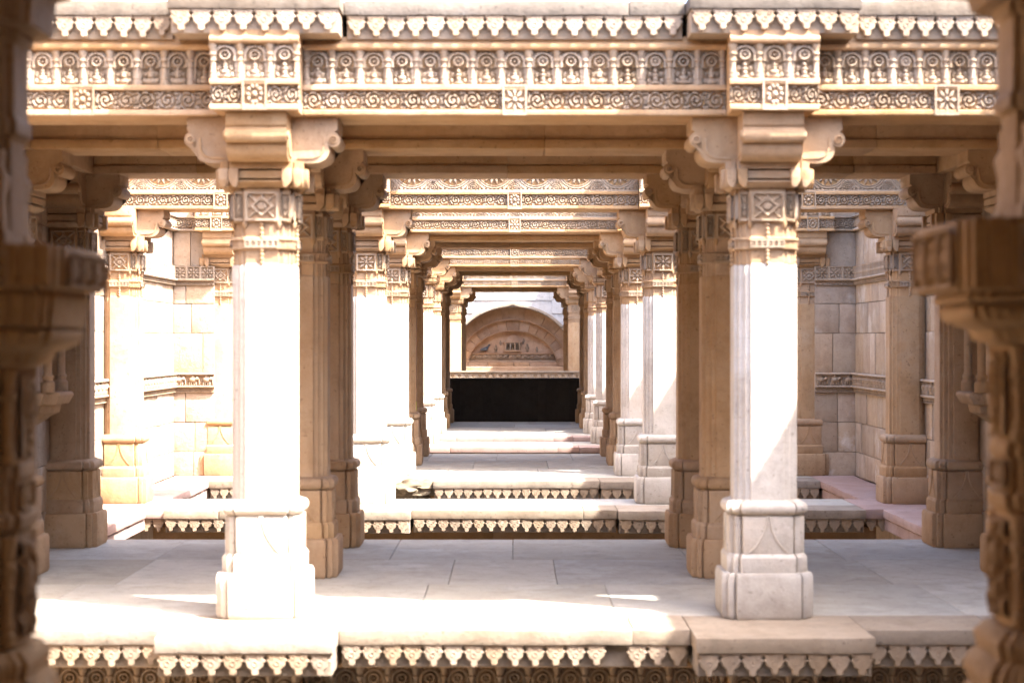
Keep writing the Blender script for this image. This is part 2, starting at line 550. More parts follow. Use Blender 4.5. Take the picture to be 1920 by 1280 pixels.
def tiles(parent, key, x0, x1, y, z, pitch, name, sz=1.0, alt=None, rz=0.0, depth=1.0, base_w=None):
    """row of carved tiles, in the parent's frame, running along +x from x0 to x1 (rz turns the run)"""
    n = max(1, round((x1 - x0) / pitch))
    st = (x1 - x0) / n
    bw = base_w or pitch
    c, s = math.cos(rz), math.sin(rz)
    for i in range(n):
        x = x0 + i * st
        k = alt if (alt and i % 2) else key
        if alt and random.random() < 0.3:
            k = 'scroll_c'
        obj(name, T[k], 'carve', parent, (x, y, z), scale=(st / bw, depth * random.uniform(0.75, 1.1), sz))
    return n


# ------------------------------------------------------------------ pillar (built once, copied)
def arm_mesh(halfw=0.147):
    prof = [(0.0, 2.476), (0.418, 2.476), (0.418, 2.412), (0.405, 2.404), (0.405, 2.398)]
    cx, cz, r = 0.396, 2.364, 0.037
    for i in range(11):
        a = R(80 - i * 26)
        prof.append((cx + r * math.cos(a), cz + r * math.sin(a)))
    prof += [(0.374, 2.322), (0.374, 2.304), (0.366, 2.282), (0.350, 2.264), (0.326, 2.253), (0.295, 2.248), (0.25, 2.247), (0.0, 2.247)]
    prof = [(u * 0.89, z) for u, z in prof]
    bm = bmesh.new()
    a = [bm.verts.new((u, -halfw, z)) for u, z in prof]
    b = [bm.verts.new((u, halfw, z)) for u, z in prof]
    n = len(prof)
    for i in range(n):
        bm.faces.new((a[i], a[(i + 1) % n], b[(i + 1) % n], b[i]))
    bm.faces.new(a); bm.faces.new(list(reversed(b)))
    return bm_mesh(bm, 'bracket_arm', 0.004, 1, 40)


def cheek_mesh(sgn):
    """raised border line along the side of a bracket arm"""
    pts = [(0.20, 2.272), (0.285, 2.274), (0.318, 2.284), (0.336, 2.303), (0.343, 2.330), (0.345, 2.372)]
    bm = bmesh.new()
    prev = None
    for i, (u, z) in enumerate(pts):
        p = Vector(pts[max(i - 1, 0)]); q = Vector(pts[min(i + 1, len(pts) - 1)])
        t = (q - p).normalized(); nn = Vector((-t.y, t.x)) * 0.006
        row = [bm.verts.new((u * 0.89 + nn.x * k, sgn * y, z + nn.y * k)) for k, y in ((-1, 0.140), (-0.7, 0.154), (0.7, 0.154), (1, 0.140))]
        if prev:
            for j in range(3):
                bm.faces.new((prev[j], prev[j + 1], row[j + 1], row[j]))
        prev = row
    return bm_mesh(bm, 'scroll_border')


def eye_mesh(sgn):
    bm = bmesh.new()
    lathe_r = [(0.022, 0.140), (0.022, 0.157), (0.014, 0.160), (0.011, 0.149), (0.007, 0.149), (0.004, 0.160)]
    rings = [[bm.verts.new((0.353 + r * math.cos(2 * math.pi * i / 12), sgn * y, 2.364 + r * math.sin(2 * math.pi * i / 12))) for i in range(12)] for r, y in lathe_r]
    for a, b in zip(rings, rings[1:]):
        for i in range(12):
            bm.faces.new((a[i], a[(i + 1) % 12], b[(i + 1) % 12], b[i]))
    bm.faces.new(rings[-1])
    return bm_mesh(bm, 'volute_eye')


def leaf_mesh():
    """hanging lobed leaf at the corners of the abacus; local origin top centre, face to -y"""
    out = [(0.026, 0), (0.026, -0.045), (0.024, -0.062), (0.016, -0.078), (0.004, -0.092), (-0.008, -0.096), (-0.016, -0.086), (-0.020, -0.06), (-0.022, -0.03), (-0.022, 0)]
    bm = bmesh.new()
    f = [bm.verts.new((x, -0.030, z)) for x, z in out]
    b = [bm.verts.new((x, 0.02, z)) for x, z in out]
    n = len(out)
    for i in range(n):
        bm.faces.new((f[i], f[(i + 1) % n], b[(i + 1) % n], b[i]))
    bm.faces.new(f); bm.faces.new(list(reversed(b)))
    return bm_mesh(bm, 'hanging_leaf', 0.007, 2)


def beads_mesh():
    bm = bmesh.new()
    for i in range(10):
        z = -0.012 - i * 0.021
        lathe([(0.004, -0.010), (0.009, -0.006), (0.0105, 0), (0.009, 0.006), (0.004, 0.010)], '', 8, bm, (0, 0, z))
    return bm_mesh(bm, 'bead_chain')


def flare_mesh():
    """stem that spreads into a curved pair of sepals on the base block"""
    bm = bmesh.new()
    for s in (-1, 1):
        prev = None
        for i in range(9):
            t = i / 8
            x = s * (0.006 + 0.085 * t ** 2.2); z = 0.19 - 0.185 * t
            row = [bm.verts.new((x - 0.005, 0, z)), bm.verts.new((x - 0.003, -0.006, z)), bm.verts.new((x + 0.003, -0.006, z)), bm.verts.new((x + 0.005, 0, z))]
            if prev:
                for j in range(3):
                    bm.faces.new((prev[j], prev[j + 1], row[j + 1], row[j]))
            prev = row
    return bm_mesh(bm, 'sepal_moulding')


def drop_mesh():
    return lathe([(0.003, -0.034), (0.010, -0.022), (0.014, -0.008), (0.014, 0.004)], 'corner_drop', 8)


P = {}
P['plinth'] = loft([(0, redent(0.218, 0.70, 0.028)), (0.02, redent(0.226, 0.70, 0.028)), (0.205, redent(0.226, 0.70, 0.028)), (0.226, redent(0.218, 0.70, 0.028))], 'plinth', 0.008, 2)
P['base_course'] = loft([(0.226, redent(0.199, 0.68, 0.026)), (0.300, redent(0.199, 0.68, 0.026)), (0.318, redent(0.188, 0.68, 0.026))], 'base_course', 0.006, 2)
P['base_block'] = loft([(0.318, redent(0.1865, 0.66, 0.026)), (0.500, redent(0.1865, 0.66, 0.026)), (0.506, redent(0.176, 0.66, 0.026))], 'base_block', 0.006, 2)
ringz = []
for i in range(9):
    a = -math.pi / 2 + math.pi * i / 8
    ringz.append((0.542 + 0.034 * math.sin(a), redent(0.170 + 0.032 * math.cos(a), 0.66, 0.024)))
P['base_ring'] = loft([(0.500, redent(0.165, 0.66, 0.024))] + ringz + [(0.582, redent(0.158, 0.66, 0.022))], 'base_ring', 0, 1, 50)
P['shaft'] = loft([(0.578, redent(0.162, 0.52, 0.020, True)), (0.592, redent(0.157, 0.52, 0.020, True)), (1.735, redent(0.157, 0.52, 0.020, True)), (1.752, redent(0.150, 0.52, 0.020, True))], 'shaft', 0.004, 2)
P['shaft_neck'] = loft([(1.745, redent(0.148, 0.56, 0.015, True)), (2.112, redent(0.148, 0.56, 0.015, True))], 'shaft_neck', 0.003, 1)
P['collar_band'] = loft([(1.818, redent(0.153, 0.58, 0.015, True)), (1.824, redent(0.162, 0.58, 0.015, True)), (1.832, redent(0.163, 0.58, 0.015, True)), (1.832, redent(0.156, 0.58, 0.015, True)),
                         (1.868, redent(0.156, 0.58, 0.015, True)), (1.868, redent(0.163, 0.58, 0.015, True)), (1.878, redent(0.163, 0.58, 0.015, True)), (1.882, redent(0.155, 0.58, 0.015, True))], 'collar_band')
P['lattice_block'] = loft([(1.952, redent(0.153, 0.58, 0.016)), (1.958, redent(0.157, 0.58, 0.016)), (2.108, redent(0.157, 0.58, 0.016))], 'lattice_block', 0.004, 1)
P['necking'] = loft([(2.108, redent(0.150, 0.60, 0.015)), (2.128, redent(0.150, 0.60, 0.015))], 'necking')
P['abacus'] = loft([(2.124, redent(0.165, 0.72, 0.02)), (2.150, redent(0.205, 0.74, 0.022)), (2.158, redent(0.205, 0.74, 0.022)), (2.159, redent(0.172, 0.74, 0.022)), (2.168, redent(0.172, 0.74, 0.022)),
                    (2.169, redent(0.203, 0.74, 0.022)), (2.205, redent(0.203, 0.74, 0.022)), (2.206, redent(0.172, 0.74, 0.022)), (2.214, redent(0.172, 0.74, 0.022)), (2.215, redent(0.207, 0.74, 0.022)), (2.254, redent(0.207, 0.74, 0.022))], 'abacus')
for me in P.values():
    me.materials.append(M['pillar'])
ARM, LEAF, BEADS, FLARE, DROP = arm_mesh(), leaf_mesh(), beads_mesh(), flare_mesh(), drop_mesh()
CHEEK = (cheek_mesh(-1), cheek_mesh(1)); EYE = (eye_mesh(-1), eye_mesh(1))
for me in (ARM, LEAF, BEADS, FLARE, DROP, *CHEEK, *EYE):
    me.materials.append(M['pillar'])


def make_pillar(x, y, label, group, detail=2, mat=None, panel='diamond'):
    global OVERRIDE
    OVERRIDE = mat
    t = thing('pillar', label, 'pillar', (x, y, 0), group)
    for k, me in P.items():
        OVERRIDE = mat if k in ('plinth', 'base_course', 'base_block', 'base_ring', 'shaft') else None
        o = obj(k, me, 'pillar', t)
        if k == 'lattice_block':
            lat = o
        if k == 'collar_band':
            band = o
        if k == 'abacus':
            aba = o
        if k == 'base_block':
            blk = o
        if k == 'shaft_neck':
            nk = o
    OVERRIDE = None
    for k in range(4):
        a = k * math.pi / 2
        arm = obj('bracket_arm', ARM, 'pillar', t, rz=a)
        if detail < 1:
            continue
        for q in (0, 1):
            obj('scroll_border', CHEEK[q], 'pillar', arm); obj('volute_eye', EYE[q], 'pillar', arm)
        c, s = math.cos(a), math.sin(a)

        def place(name, me, par, lx, ly, lz, sc=None):
            # (lx, ly) in a frame whose -y is this side's outward normal
            return obj(name, me, 'pillar', par, (lx * c - ly * s, lx * s + ly * c, lz), rz=a, scale=sc)
        place(panel + '_panel', T[panel], lat, -0.082, -0.1555, 1.962, (0.164 / 0.12, 1.0, 0.140 / (0.15 if panel == 'diamond' else 0.12)))
        if detail > 1:
            for sx in (-1, 1):
                place('diamond_panel', T['diamond'], lat, sx * 0.115 - 0.021, -0.1395, 1.962, (0.042 / 0.12, 0.9, 0.140 / 0.15))
                place('corner_drop', DROP, lat, sx * 0.083, -0.150, 1.956)
                place('hanging_leaf', LEAF, aba, sx * 0.128, -0.200, 2.216, (sx, 1, 1))
                place('hanging_leaf', LEAF, aba, sx * 0.183, -0.178, 2.216, (sx, 1, 1))
            for i in range(3):
                place('dentil_carving', T['dents'], band, -0.084 + i * 0.056, -0.1545, 1.830, (0.056 / 0.11, 0.9, 0.040 / 0.05))
            place('bead_chain', BEADS, nk, 0, -0.156, 1.955)
            OVERRIDE = mat
            place('sepal_moulding', FLARE, blk, 0, -0.1855, 0.322)
            OVERRIDE = None
    OVERRIDE = None
    return t


# ------------------------------------------------------------------ layout
ROWS = [9.38, 10.97, 12.56, 15.88, 19.18, 20.73, 22.33, 25.10, 27.80, 29.50, 31.45]
AX = 1.25           # pillar axis from the corridor's middle
OX = 3.0            # wall pillars
SOF = 2.476         # soffit height
TOP = 3.03          # next floor level
ORD = ['first', 'second', 'third', 'fourth', 'fifth', 'sixth', 'seventh', 'eighth', 'ninth', 'tenth', 'eleventh']

# pillars along the corridor
for i, y in enumerate(ROWS):
    det = 2 if i < 5 else 1
    for sgn, side in ((-1, 'left'), (1, 'right')):
        look = {0: 'blazing white sunlit', 3: 'sunlit', 4: 'sunlit', 7: 'sunlit', 8: 'sunlit'}.get(i, 'shaded brown')
        if i == 0 and sgn > 0:
            look = 'sunlit, diagonally shadowed'
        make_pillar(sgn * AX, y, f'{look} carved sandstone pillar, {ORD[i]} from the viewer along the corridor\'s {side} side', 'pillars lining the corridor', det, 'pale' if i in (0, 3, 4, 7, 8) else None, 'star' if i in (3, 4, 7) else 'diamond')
# pillars engaged in the side walls
for i in range(1, 7):
    for sgn, side in ((-1, 'left'), (1, 'right')):
        x = sgn * (3.33 if i == 3 else OX)
        look = 'sunlit' if (sgn < 0 and i in (3, 4)) else 'shaded'
        make_pillar(x, ROWS[i], f'{look} sandstone pillar set into the {side} side wall, level with the {ORD[i]} corridor pillar', 'pillars set into the side walls', 2 if i in (2, 3, 4) else 1)
# dab of yellow paint low on a corridor pillar
yp = bpy.data.objects
sixth = [o for o in COL.objects if o.get('category') == 'pillar' and abs(o.location.y - ROWS[5]) < 0.01 and abs(o.location.x + AX) < 0.01][0]
pm = box('yellow_paint', plain('yellow_paint', (0.55, 0.45, 0.06)), sixth, -0.075, 0.075, -0.1595, -0.1550, 0.60, 0.70, 0.0005)
pm.rotation_euler = (0, 0, R(90)); pm['label'] = 'dab of yellow paint low on the shaft'


# ------------------------------------------------------------------ beams
def decorate(parent, x0, x1, yf, z0, style, panel=None, cornice=True, centre='star'):
    """carved bands on a beam face; yf = plane of the recessed ground, carved side towards -y"""
    pr = 0.036
    w = x1 - x0

    def strip(name, za, zb, p=pr, bev=0.005):
        n = max(1, int(w / 0.25))
        me = extrude_x([(0, 0), (-p + 0.004, 0), (-p, 0.006), (-p, zb - za - 0.006), (-p + 0.004, zb - za), (0, zb - za)], 0, w, name, 0, 1, 30, n)
        for v in me.vertices:       # hand-worn arris
            d = noise.noise(Vector((v.co.x * 5 + x0 * 3, z0 + za, yf)))
            v.co.z += d * 0.003; v.co.y += d * 0.003
        obj(name, me, 'beam', parent, (x0, yf, z0 + za))
    strip('lower_fillet', 0.0, 0.028)
    strip('middle_fillet', 0.122, 0.150)
    runs = [(x0, x1)]
    if panel is not None:
        pw = 0.060
        runs = [(x0, panel - pw), (panel + pw, x1)]
        o = obj(centre + '_panel', T[centre], 'carve', parent, (panel - pw, yf - 0.018, z0 + 0.001), scale=(1, 1, 0.150 / 0.12))
        box('panel_block', 'beam', parent, panel - pw + 0.001, panel + pw - 0.001, yf - 0.020, yf + 0.02, z0 + 0.002, z0 + 0.149, 0.002)
    for a, b in runs:
        tiles(parent, 'scroll', a, b, yf, z0 + 0.028, 0.094, 'scroll_carving', 0.094 / 0.09, alt='scroll_b', base_w=0.11)
    if style == 'niche':
        n = max(1, round(w / 0.137))
        st = w / n
        for i in range(n):
            obj('niche', T[random.choice(('niche', 'niche', 'niche_b', 'niche_c'))], 'carve', parent, (x0 + i * st, yf, z0 + 0.150), scale=(st / 0.134, random.uniform(0.8, 1.15), 1))
        for i in range(n + 1):
            xx = min(max(x0 + i * st, x0 + 0.016), x1 - 0.016)
            obj('colonnette', T['colonnette'], 'carve', parent, (xx + random.uniform(-0.002, 0.002), yf - random.uniform(0.012, 0.019), z0 + 0.150), scale=(random.uniform(0.85, 1.08), 1, 1))
    elif style == 'lunette':
        tiles(parent, 'lunette', x0, x1, yf, z0 + 0.150, 0.32, 'lunette', 1.0, base_w=0.32)
    if cornice:
        prof = [(0.0, 0.0), (-0.040, 0.0), (-0.050, 0.010), (-0.052, 0.022), (-0.040, 0.030), (-0.026, 0.042), (-0.022, 0.068), (0.0, 0.068)]
        obj('cornice_moulding', extrude_x(prof, 0, w, 'cornice_moulding'), 'beam', parent, (x0, yf, z0 + 0.320))


def cross_beam(i, y, style, spans, label, z=SOF, panels=True):
    """beam across the corridor; half depth .21, carved on the side towards the viewer"""
    t = thing('cross_beam', label, 'beam', (0, 0, 0), 'stone beams across the corridor')
    for (a, b) in spans:
        if style == 'plain':
            # two stones meeting off the middle, soffit strip below
            j = a + (b - a) * (0.53 + 0.06 * math.sin(i * 3.1 + a))
            for k, (p, q) in enumerate(((a, j + 0.001), (j + 0.0015, b))):
                rough_box('beam_stone', 'beam', t, p, q, y - 0.205, y + 0.205, z + 0.055, z + 0.384, i + k * 3 + a, 0.3, 0.003, 0.006)
                rough_box('soffit_moulding', 'beam', t, p, q, y - 0.222, y + 0.222, z, z + 0.054, i + k * 5 + a, 0.2, 0.003, 0.008)
        else:
            rough_box('beam_core', 'beam', t, a, b, y - 0.175, y + 0.210, z + 0.0005, z + 0.386, i + a, 0.5, 0.0, 0.006)
            decorate(t, a, b, y - 0.175, z, style, panel=(a + b) / 2 if panels else None, centre='star' if (i + int(a)) % 2 else 'rosette')
    return t


BAY = [(-2.79, -1.46), (-1.04, 1.04), (1.46, 2.79)]
BAYW = [(-3.48, -1.46), (-1.04, 1.04), (1.46, 3.48)]
beam_lab = {
    0: 'deep carved beam with a row of niches over the nearest two pillars',
    1: 'plain brown stone beam, second across the corridor, in shade',
    2: 'plain brown stone beam, third across the corridor, in shade',
    3: 'sunlit beam with half-round flower carving and scrolls, fourth across the corridor',
    4: 'sunlit carved beam, fifth across the corridor, over the second pavilion\'s front',
    5: 'plain shaded beam, sixth across the corridor',
    6: 'plain shaded beam, seventh across the corridor',
    7: 'sunlit scroll-carved beam, eighth across the corridor',
    8: 'sunlit scroll-carved beam, ninth across the corridor',
    9: 'plain dark beam, tenth across the corridor',
    10: 'plain dark beam, eleventh across the corridor, above the dark parapet',
}
for i, y in enumerate(ROWS):
    st = 'niche' if i == 0 else ('lunette' if i in (3, 4, 7, 8) else 'plain')
    sp = BAYW if i == 3 else BAY
    if i > 6:
        sp = [(-2.9, -1.46), (-1.04, 1.04), (1.46, 2.9)]
    cross_beam(i, y, st, sp, beam_lab[i])

# storey below, under the first platform: the top of its beam shows at the picture's lower edge
cross_beam(20, 9.38, 'niche', BAY, 'dark carved beam of the storey below, under the nearest platform edge', z=SOF - TOP)


for i, w_ in ((3, 'second'), (4, 'third'), (7, 'fourth'), (8, 'fifth')):
    cross_beam(40 + i, ROWS[i] - 0.2, 'plain', [(-3.0, 3.0)], f'dark beam of the storey below, under the {w_} platform edge', z=SOF - TOP)


def long_beam(x, ya, yb, label, front='plain', z=SOF, wall=False):
    t = thing('long_beam', label, 'beam', (0, 0, 0), 'stone beams running along the corridor')
    hw = 0.206
    n = max(1, round((yb - ya) / 1.6))
    for k in range(n):
        p, q = ya + (yb - ya) * k / n, ya + (yb - ya) * (k + 1) / n
        rough_box('beam_stone', 'beam', t, x - hw, x + hw, p + (0.002 if k else 0), q - 0.002, z + 0.0008, z + 0.3853, x + k, 0.4, 0.002, 0.006)
    if front == 'carved':
        f = obj('end_block', bm_mesh(box_bm(x - 0.205, x + 0.205, ya - 0.03, ya + 0.02, z + 0.003, z + 0.383), 'end_block', 0.004), 'beam', t)
        decorate(t, x - 0.215, x + 0.215, ya - 0.030, z, 'niche', panel=x, centre='rosette')
    return t


PAV = [(0, 2), (3, 3), (4, 6), (7, 7), (8, 10)]
pname = ['nearest pavilion', 'first free-standing portal', 'second pavilion', 'second free-standing portal', 'farthest pavilion']
for k, (a, b) in enumerate(PAV):
    for sgn, side in ((-1, 'left'), (1, 'right')):
        long_beam(sgn * AX, ROWS[a] - 0.36, ROWS[b] + 0.36, f'stone beam along the corridor over the {pname[k]}\'s {side} pillars', 'carved' if k < 3 else 'plain')
        if a != b and k < 4:
            long_beam(sgn * OX, ROWS[a] - 0.36, ROWS[b] + 0.36, f'stone beam along the {side} side wall of the {pname[k]}', 'carved')
for sgn, side in ((-1, 'left'), (1, 'right')):
    long_beam(sgn * AX, 9.02, 12.9, f'dark end of a lower storey beam beneath the {side} front pillar', 'carved', z=SOF - TOP)


# ------------------------------------------------------------------ platforms and roof slabs with fringed edges
def fringe(parent, x0, x1, yf, z, skip=()):
    n = max(1, round((x1 - x0) / PITCH))
    st = (x1 - x0) / n
    for i in range(n):
        if i in skip or random.random() < 0.02:
            continue
        o = obj('pendant', T['pendant'], 'carve', parent, (x0 + (i + 0.5) * st, yf, z + random.uniform(-0.002, 0.002)), scale=(st / PITCH * random.uniform(0.95, 1.0), random.uniform(0.85, 1.1), random.uniform(0.93, 1.02)))
        o.rotation_euler = (0, random.uniform(-0.03, 0.03), 0)


def edge_run(parent, x0, x1, yf, back, z, th=0.072, joints=(), mat='ledge', seed=0, drops=True, skip=()):
    xs = [x0] + list(joints) + [x1]
    for k, (a, b) in enumerate(zip(xs, xs[1:])):
        rough_box('edge_slab', mat, parent, a + 0.002, b - 0.002, yf, back, z - th, z, seed + k * 1.7, 0.07, 0.0035, 0.0045)
    if drops:
        fringe(parent, x0 + 0.012, x1 - 0.012, yf + 0.026, z - th - 0.001, skip)
        box('fringe_backing', 'carve' if z > 1 else 'ledge', parent, x0 + 0.012, x1 - 0.012, yf + 0.044, back - 0.05, z - th - 0.112, z - th + 0.002, 0.004)


def side_edge(parent, x, sgn, y0, y1, z, th=0.072, mat='pink', seed=0, wide=0.46):
    """walkway edge along the side of an opening, pendants facing the opening"""
    xa, xb = (x, x + wide * sgn)
    rough_box('edge_slab', mat, parent, min(xa, xb), max(xa, xb), y0, y1, z - th, z, seed, 0.12, 0.005, 0.012)
    n = round((y1 - y0) / PITCH); st = (y1 - y0) / n
    for i in range(n):
        obj('pendant', T['pendant'], 'carve', parent, (x + sgn * 0.055, y0 + (i + 0.5) * st, z - th), rz=R(90) * sgn, scale=(st / PITCH, 1, 1))
    box('fringe_backing', mat, parent, min(x + sgn * 0.056, xb), max(x + sgn * 0.056, xb), y0, y1, z - th - 0.105, z - th + 0.002, 0.004)


def paving(parent, x0, x1, y0, y1, z, mat='floor', seed=1, rowd=1.15, cw=(0.6, 1.2)):
    rnd = random.Random(seed)
    ny = max(1, round((y1 - y0) / rowd))
    for j in range(ny):
        a, b = y0 + (y1 - y0) * j / ny, y0 + (y1 - y0) * (j + 1) / ny
        x = x0
        while x < x1 - 0.01:
            w = rnd.uniform(*cw)
            e = x + w
            if x1 - e < cw[0] * 0.7:
                e = x1
            dz = rnd.uniform(-0.0015, 0.0)
            bm = box_bm(x + 0.0018, e - 0.0018, a + 0.0018, b - 0.0018, z - 0.04, z + dz)
            o = obj('paving_stone', bm_mesh(bm, 'paving_stone', 0.0025, 1), mat, parent)
            x = e


def platform(name, yf, proj, yb, z, seed, hx=3.0, roof=False, mat='ledge', drops=True, joints=(0.56,), skip=(), broken=False, yback_core=None):
    """slab with a stepped, fringed front edge (it juts forward under each pillar)"""
    t = obj(name, bm_mesh(box_bm(-hx, hx, yf + 0.42, yb, z - 0.165, z - 0.042), name, 0.004), 'floor')
    tag(t, kind='structure')
    bk = yf + 0.47
    p0, p1 = 0.835, 1.665
    cx0 = -p0
    edge_run(t, -hx, -p1, yf, bk, z, joints=(-2.4,), mat=mat, seed=seed, drops=drops)
    if broken:
        edge_run(t, -p1, -1.20, yf - proj, bk, z, mat=mat, seed=seed + 5, drops=drops)
        cx0 = -0.80
    else:
        edge_run(t, -p1, -p0, yf - proj, bk, z, mat=mat, seed=seed + 9, drops=drops)
    edge_run(t, cx0, p0, yf, bk, z, joints=joints, mat=mat, seed=seed + 3, drops=drops, skip=skip)
    edge_run(t, p0, p1, yf - proj, bk, z, mat=mat, seed=seed + 4, drops=drops)
    edge_run(t, p1, hx, yf, bk, z, joints=(2.3,), mat=mat, seed=seed + 7, drops=drops)
    if yb - bk > 0.1:
        paving(t, -hx, hx, bk + 0.002, yb, z, seed=seed)
    return t


# platforms (floor level 0)
pl1 = platform('platform', 8.85, 0.25, 12.90, 0.0, 1, hx=3.12, skip=(13,))
pl2 = platform('platform', 15.12, 0.10, 16.22, 0.0, 12, hx=2.85)
pl3 = platform('platform', 18.28, 0.10, 22.75, 0.0, 23, hx=3.0, broken=True)
pl4 = platform('platform', 24.15, 0.06, 25.50, 0.0, 34, hx=3.0, mat='pink')
pl5 = platform('platform', 26.75, 0.05, 31.88, 0.0, 45, hx=3.0, mat='pink')
# rough break in the third platform's edge
bm = bmesh.new()
bmesh.ops.create_icosphere(bm, subdivisions=4, radius=1)
for v in bm.verts:
    n = v.co.normalized()
    d = 1 + 0.35 * noise.noise(n * 2.2) + 0.15 * noise.noise(n * 6.0) + 0.05 * noise.noise(n * 17.0)
    v.co = Vector((n.x * 0.26 * d, n.y * 0.22 * d, n.z * 0.10 * d))
br = obj('broken_core', bm_mesh(bm, 'broken_core', ang=60), 'rock', pl3, (-0.99, 18.56, -0.105))
br['label'] = 'rough broken rock where the edge slab is missing'
# side walkways by the openings
for sgn in (-1, 1):
    w = obj('walkway', bm_mesh(box_bm(min(sgn * 3.02, sgn * 3.5), max(sgn * 3.02, sgn * 3.5), 12.9, 19.0, -0.17, -0.08), 'walkway', 0.004), 'pink')
    tag(w, kind='structure')
    side_edge(w, sgn * 3.0, sgn, 12.92, 15.20, 0.0, seed=3 + sgn)
    side_edge(w, sgn * 3.0, sgn, 16.20, 18.75, 0.0, seed=8 + sgn)
    xa, xb = sorted((sgn * 2.855, sgn * 3.46))
    rough_box('edge_slab', 'pink', w, xa, xb, 15.21, 16.19, -0.08, 0.001, 4 + sgn, 0.12, 0.004, 0.012)
    fringe(w, *((xa + 0.01, xa + 0.2) if sgn > 0 else (xb - 0.2, xb - 0.01)), 15.25, -0.082)
    xa, xb = sorted((sgn * 3.003, sgn * 3.46))
    rough_box('edge_slab', 'pink', w, xa, xb, 18.76, 19.0, -0.08, 0.001, 6 + sgn, 0.12, 0.004, 0.012)

# roof slabs (the floor of the storey above)
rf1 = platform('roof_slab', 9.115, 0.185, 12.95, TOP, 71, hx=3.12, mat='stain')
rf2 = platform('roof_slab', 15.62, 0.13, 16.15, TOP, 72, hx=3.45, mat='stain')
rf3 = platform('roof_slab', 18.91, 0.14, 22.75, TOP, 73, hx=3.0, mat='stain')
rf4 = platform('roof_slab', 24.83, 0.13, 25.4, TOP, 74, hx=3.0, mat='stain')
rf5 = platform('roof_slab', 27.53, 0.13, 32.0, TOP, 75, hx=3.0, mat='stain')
for k, (a, b) in enumerate(((9.62, 12.9), (19.4, 22.7), (28.05, 31.95))):
    c = obj('ceiling', bm_mesh(box_bm(-3.1, 3.1, a, b, 2.8635, 2.868), 'ceiling', 0), 'beam')
    tag(c, kind='structure')

# ------------------------------------------------------------------ side walls
ZB = [0.0, 0.245, 0.546, 0.847, 1.04, 1.448, 1.75, 1.94, 2.13, 2.486, 2.64, 3.0, 3.4, 3.8, 4.2, 4.5]
FRIEZE, LATT, CORN = 3, 7, 9


def wall_face(parent, u0, u1, place, seed, zmax=4.5, latt='star', bands=True):
    """ashlar courses and carved bands over u0..u1; place(u) -> (origin, rz) puts a face whose outward normal is local -y"""
    rnd = random.Random(seed)
    for k in range(len(ZB) - 1):
        za, zb = ZB[k], ZB[k + 1]
        if za >= zmax:
            break
        org, rz = place(0)
        c, s = math.cos(rz), math.sin(rz)

        def at(u, v, z):
            return (org[0] + u * c - v * s, org[1] + u * s + v * c, z)
        if bands and k in (FRIEZE, LATT, CORN):
            ln = u1 - u0
            core = obj('band_stone', bm_mesh(box_bm(u0, u1, -0.012, 0.05, za, zb), 'band_stone', 0.003), 'wall', parent, (org[0], org[1], 0), rz)

            def run(key, pitch, z0, hh, base_w, base_h, v, dep=1.0):
                n = max(1, round(ln / pitch)); st = ln / n
                for i in range(n):
                    obj(T[key].name.split('.')[0], T[key], 'carve', core, (u0 + i * st, v, z0), scale=(st / base_w, dep, hh / base_h))
            mould = [(0.0, 0.0), (-0.030, 0.0), (-0.040, 0.010), (-0.030, 0.022), (0.0, 0.022)]
            if k == FRIEZE:
                run('zigzag', 0.10, za + 0.004, 0.055, 0.10, 0.06, -0.012)
                run('elephant', 0.14, za + 0.063, 0.126, 0.14, 0.13, -0.0115)
                obj('moulding', extrude_x(mould, u0, u1, 'moulding'), 'wall', core, (0, -0.012, za + 0.050))
                obj('moulding', extrude_x(mould, u0, u1, 'moulding'), 'wall', core, (0, -0.012, zb - 0.012))
            elif k == LATT:
                run('zigzag', 0.10, za, 0.045, 0.10, 0.06, -0.012)
                run(latt, 0.13 if latt == 'star' else 0.10, za + 0.055, 0.135, 0.12 if latt == 'star' else 0.10, 0.12 if latt == 'star' else 0.16, -0.012)
                obj('moulding', extrude_x(mould, u0, u1, 'moulding'), 'wall', core, (0, -0.012, za + 0.040))
            else:
                run('scroll', 0.11, za + 0.025, 0.10, 0.11, 0.09, -0.012)
                obj('moulding', extrude_x(mould, u0, u1, 'moulding'), 'wall', core, (0, -0.012, za))
                obj('moulding', extrude_x(mould, u0, u1, 'moulding'), 'wall', core, (0, -0.012, zb - 0.022))
            continue
        u = u0
        while u < u1 - 0.01:
            w = rnd.uniform(0.22, 0.62) if (u1 - u0) > 0.6 else rnd.uniform(0.12, 0.36)
            e = u + w
            if u1 - e < 0.11:
                e = u1
            pz = rnd.uniform(-0.006, 0.005)
            bm = box_bm(u + 0.0025, e - 0.0025, pz, 0.06, za + 0.002, zb - 0.002)
            me = bm_mesh(bm, 'ashlar_block', 0.006, 2)
            obj('ashlar_block', me, 'wall', parent, (org[0], org[1], 0), rz)
            u = e


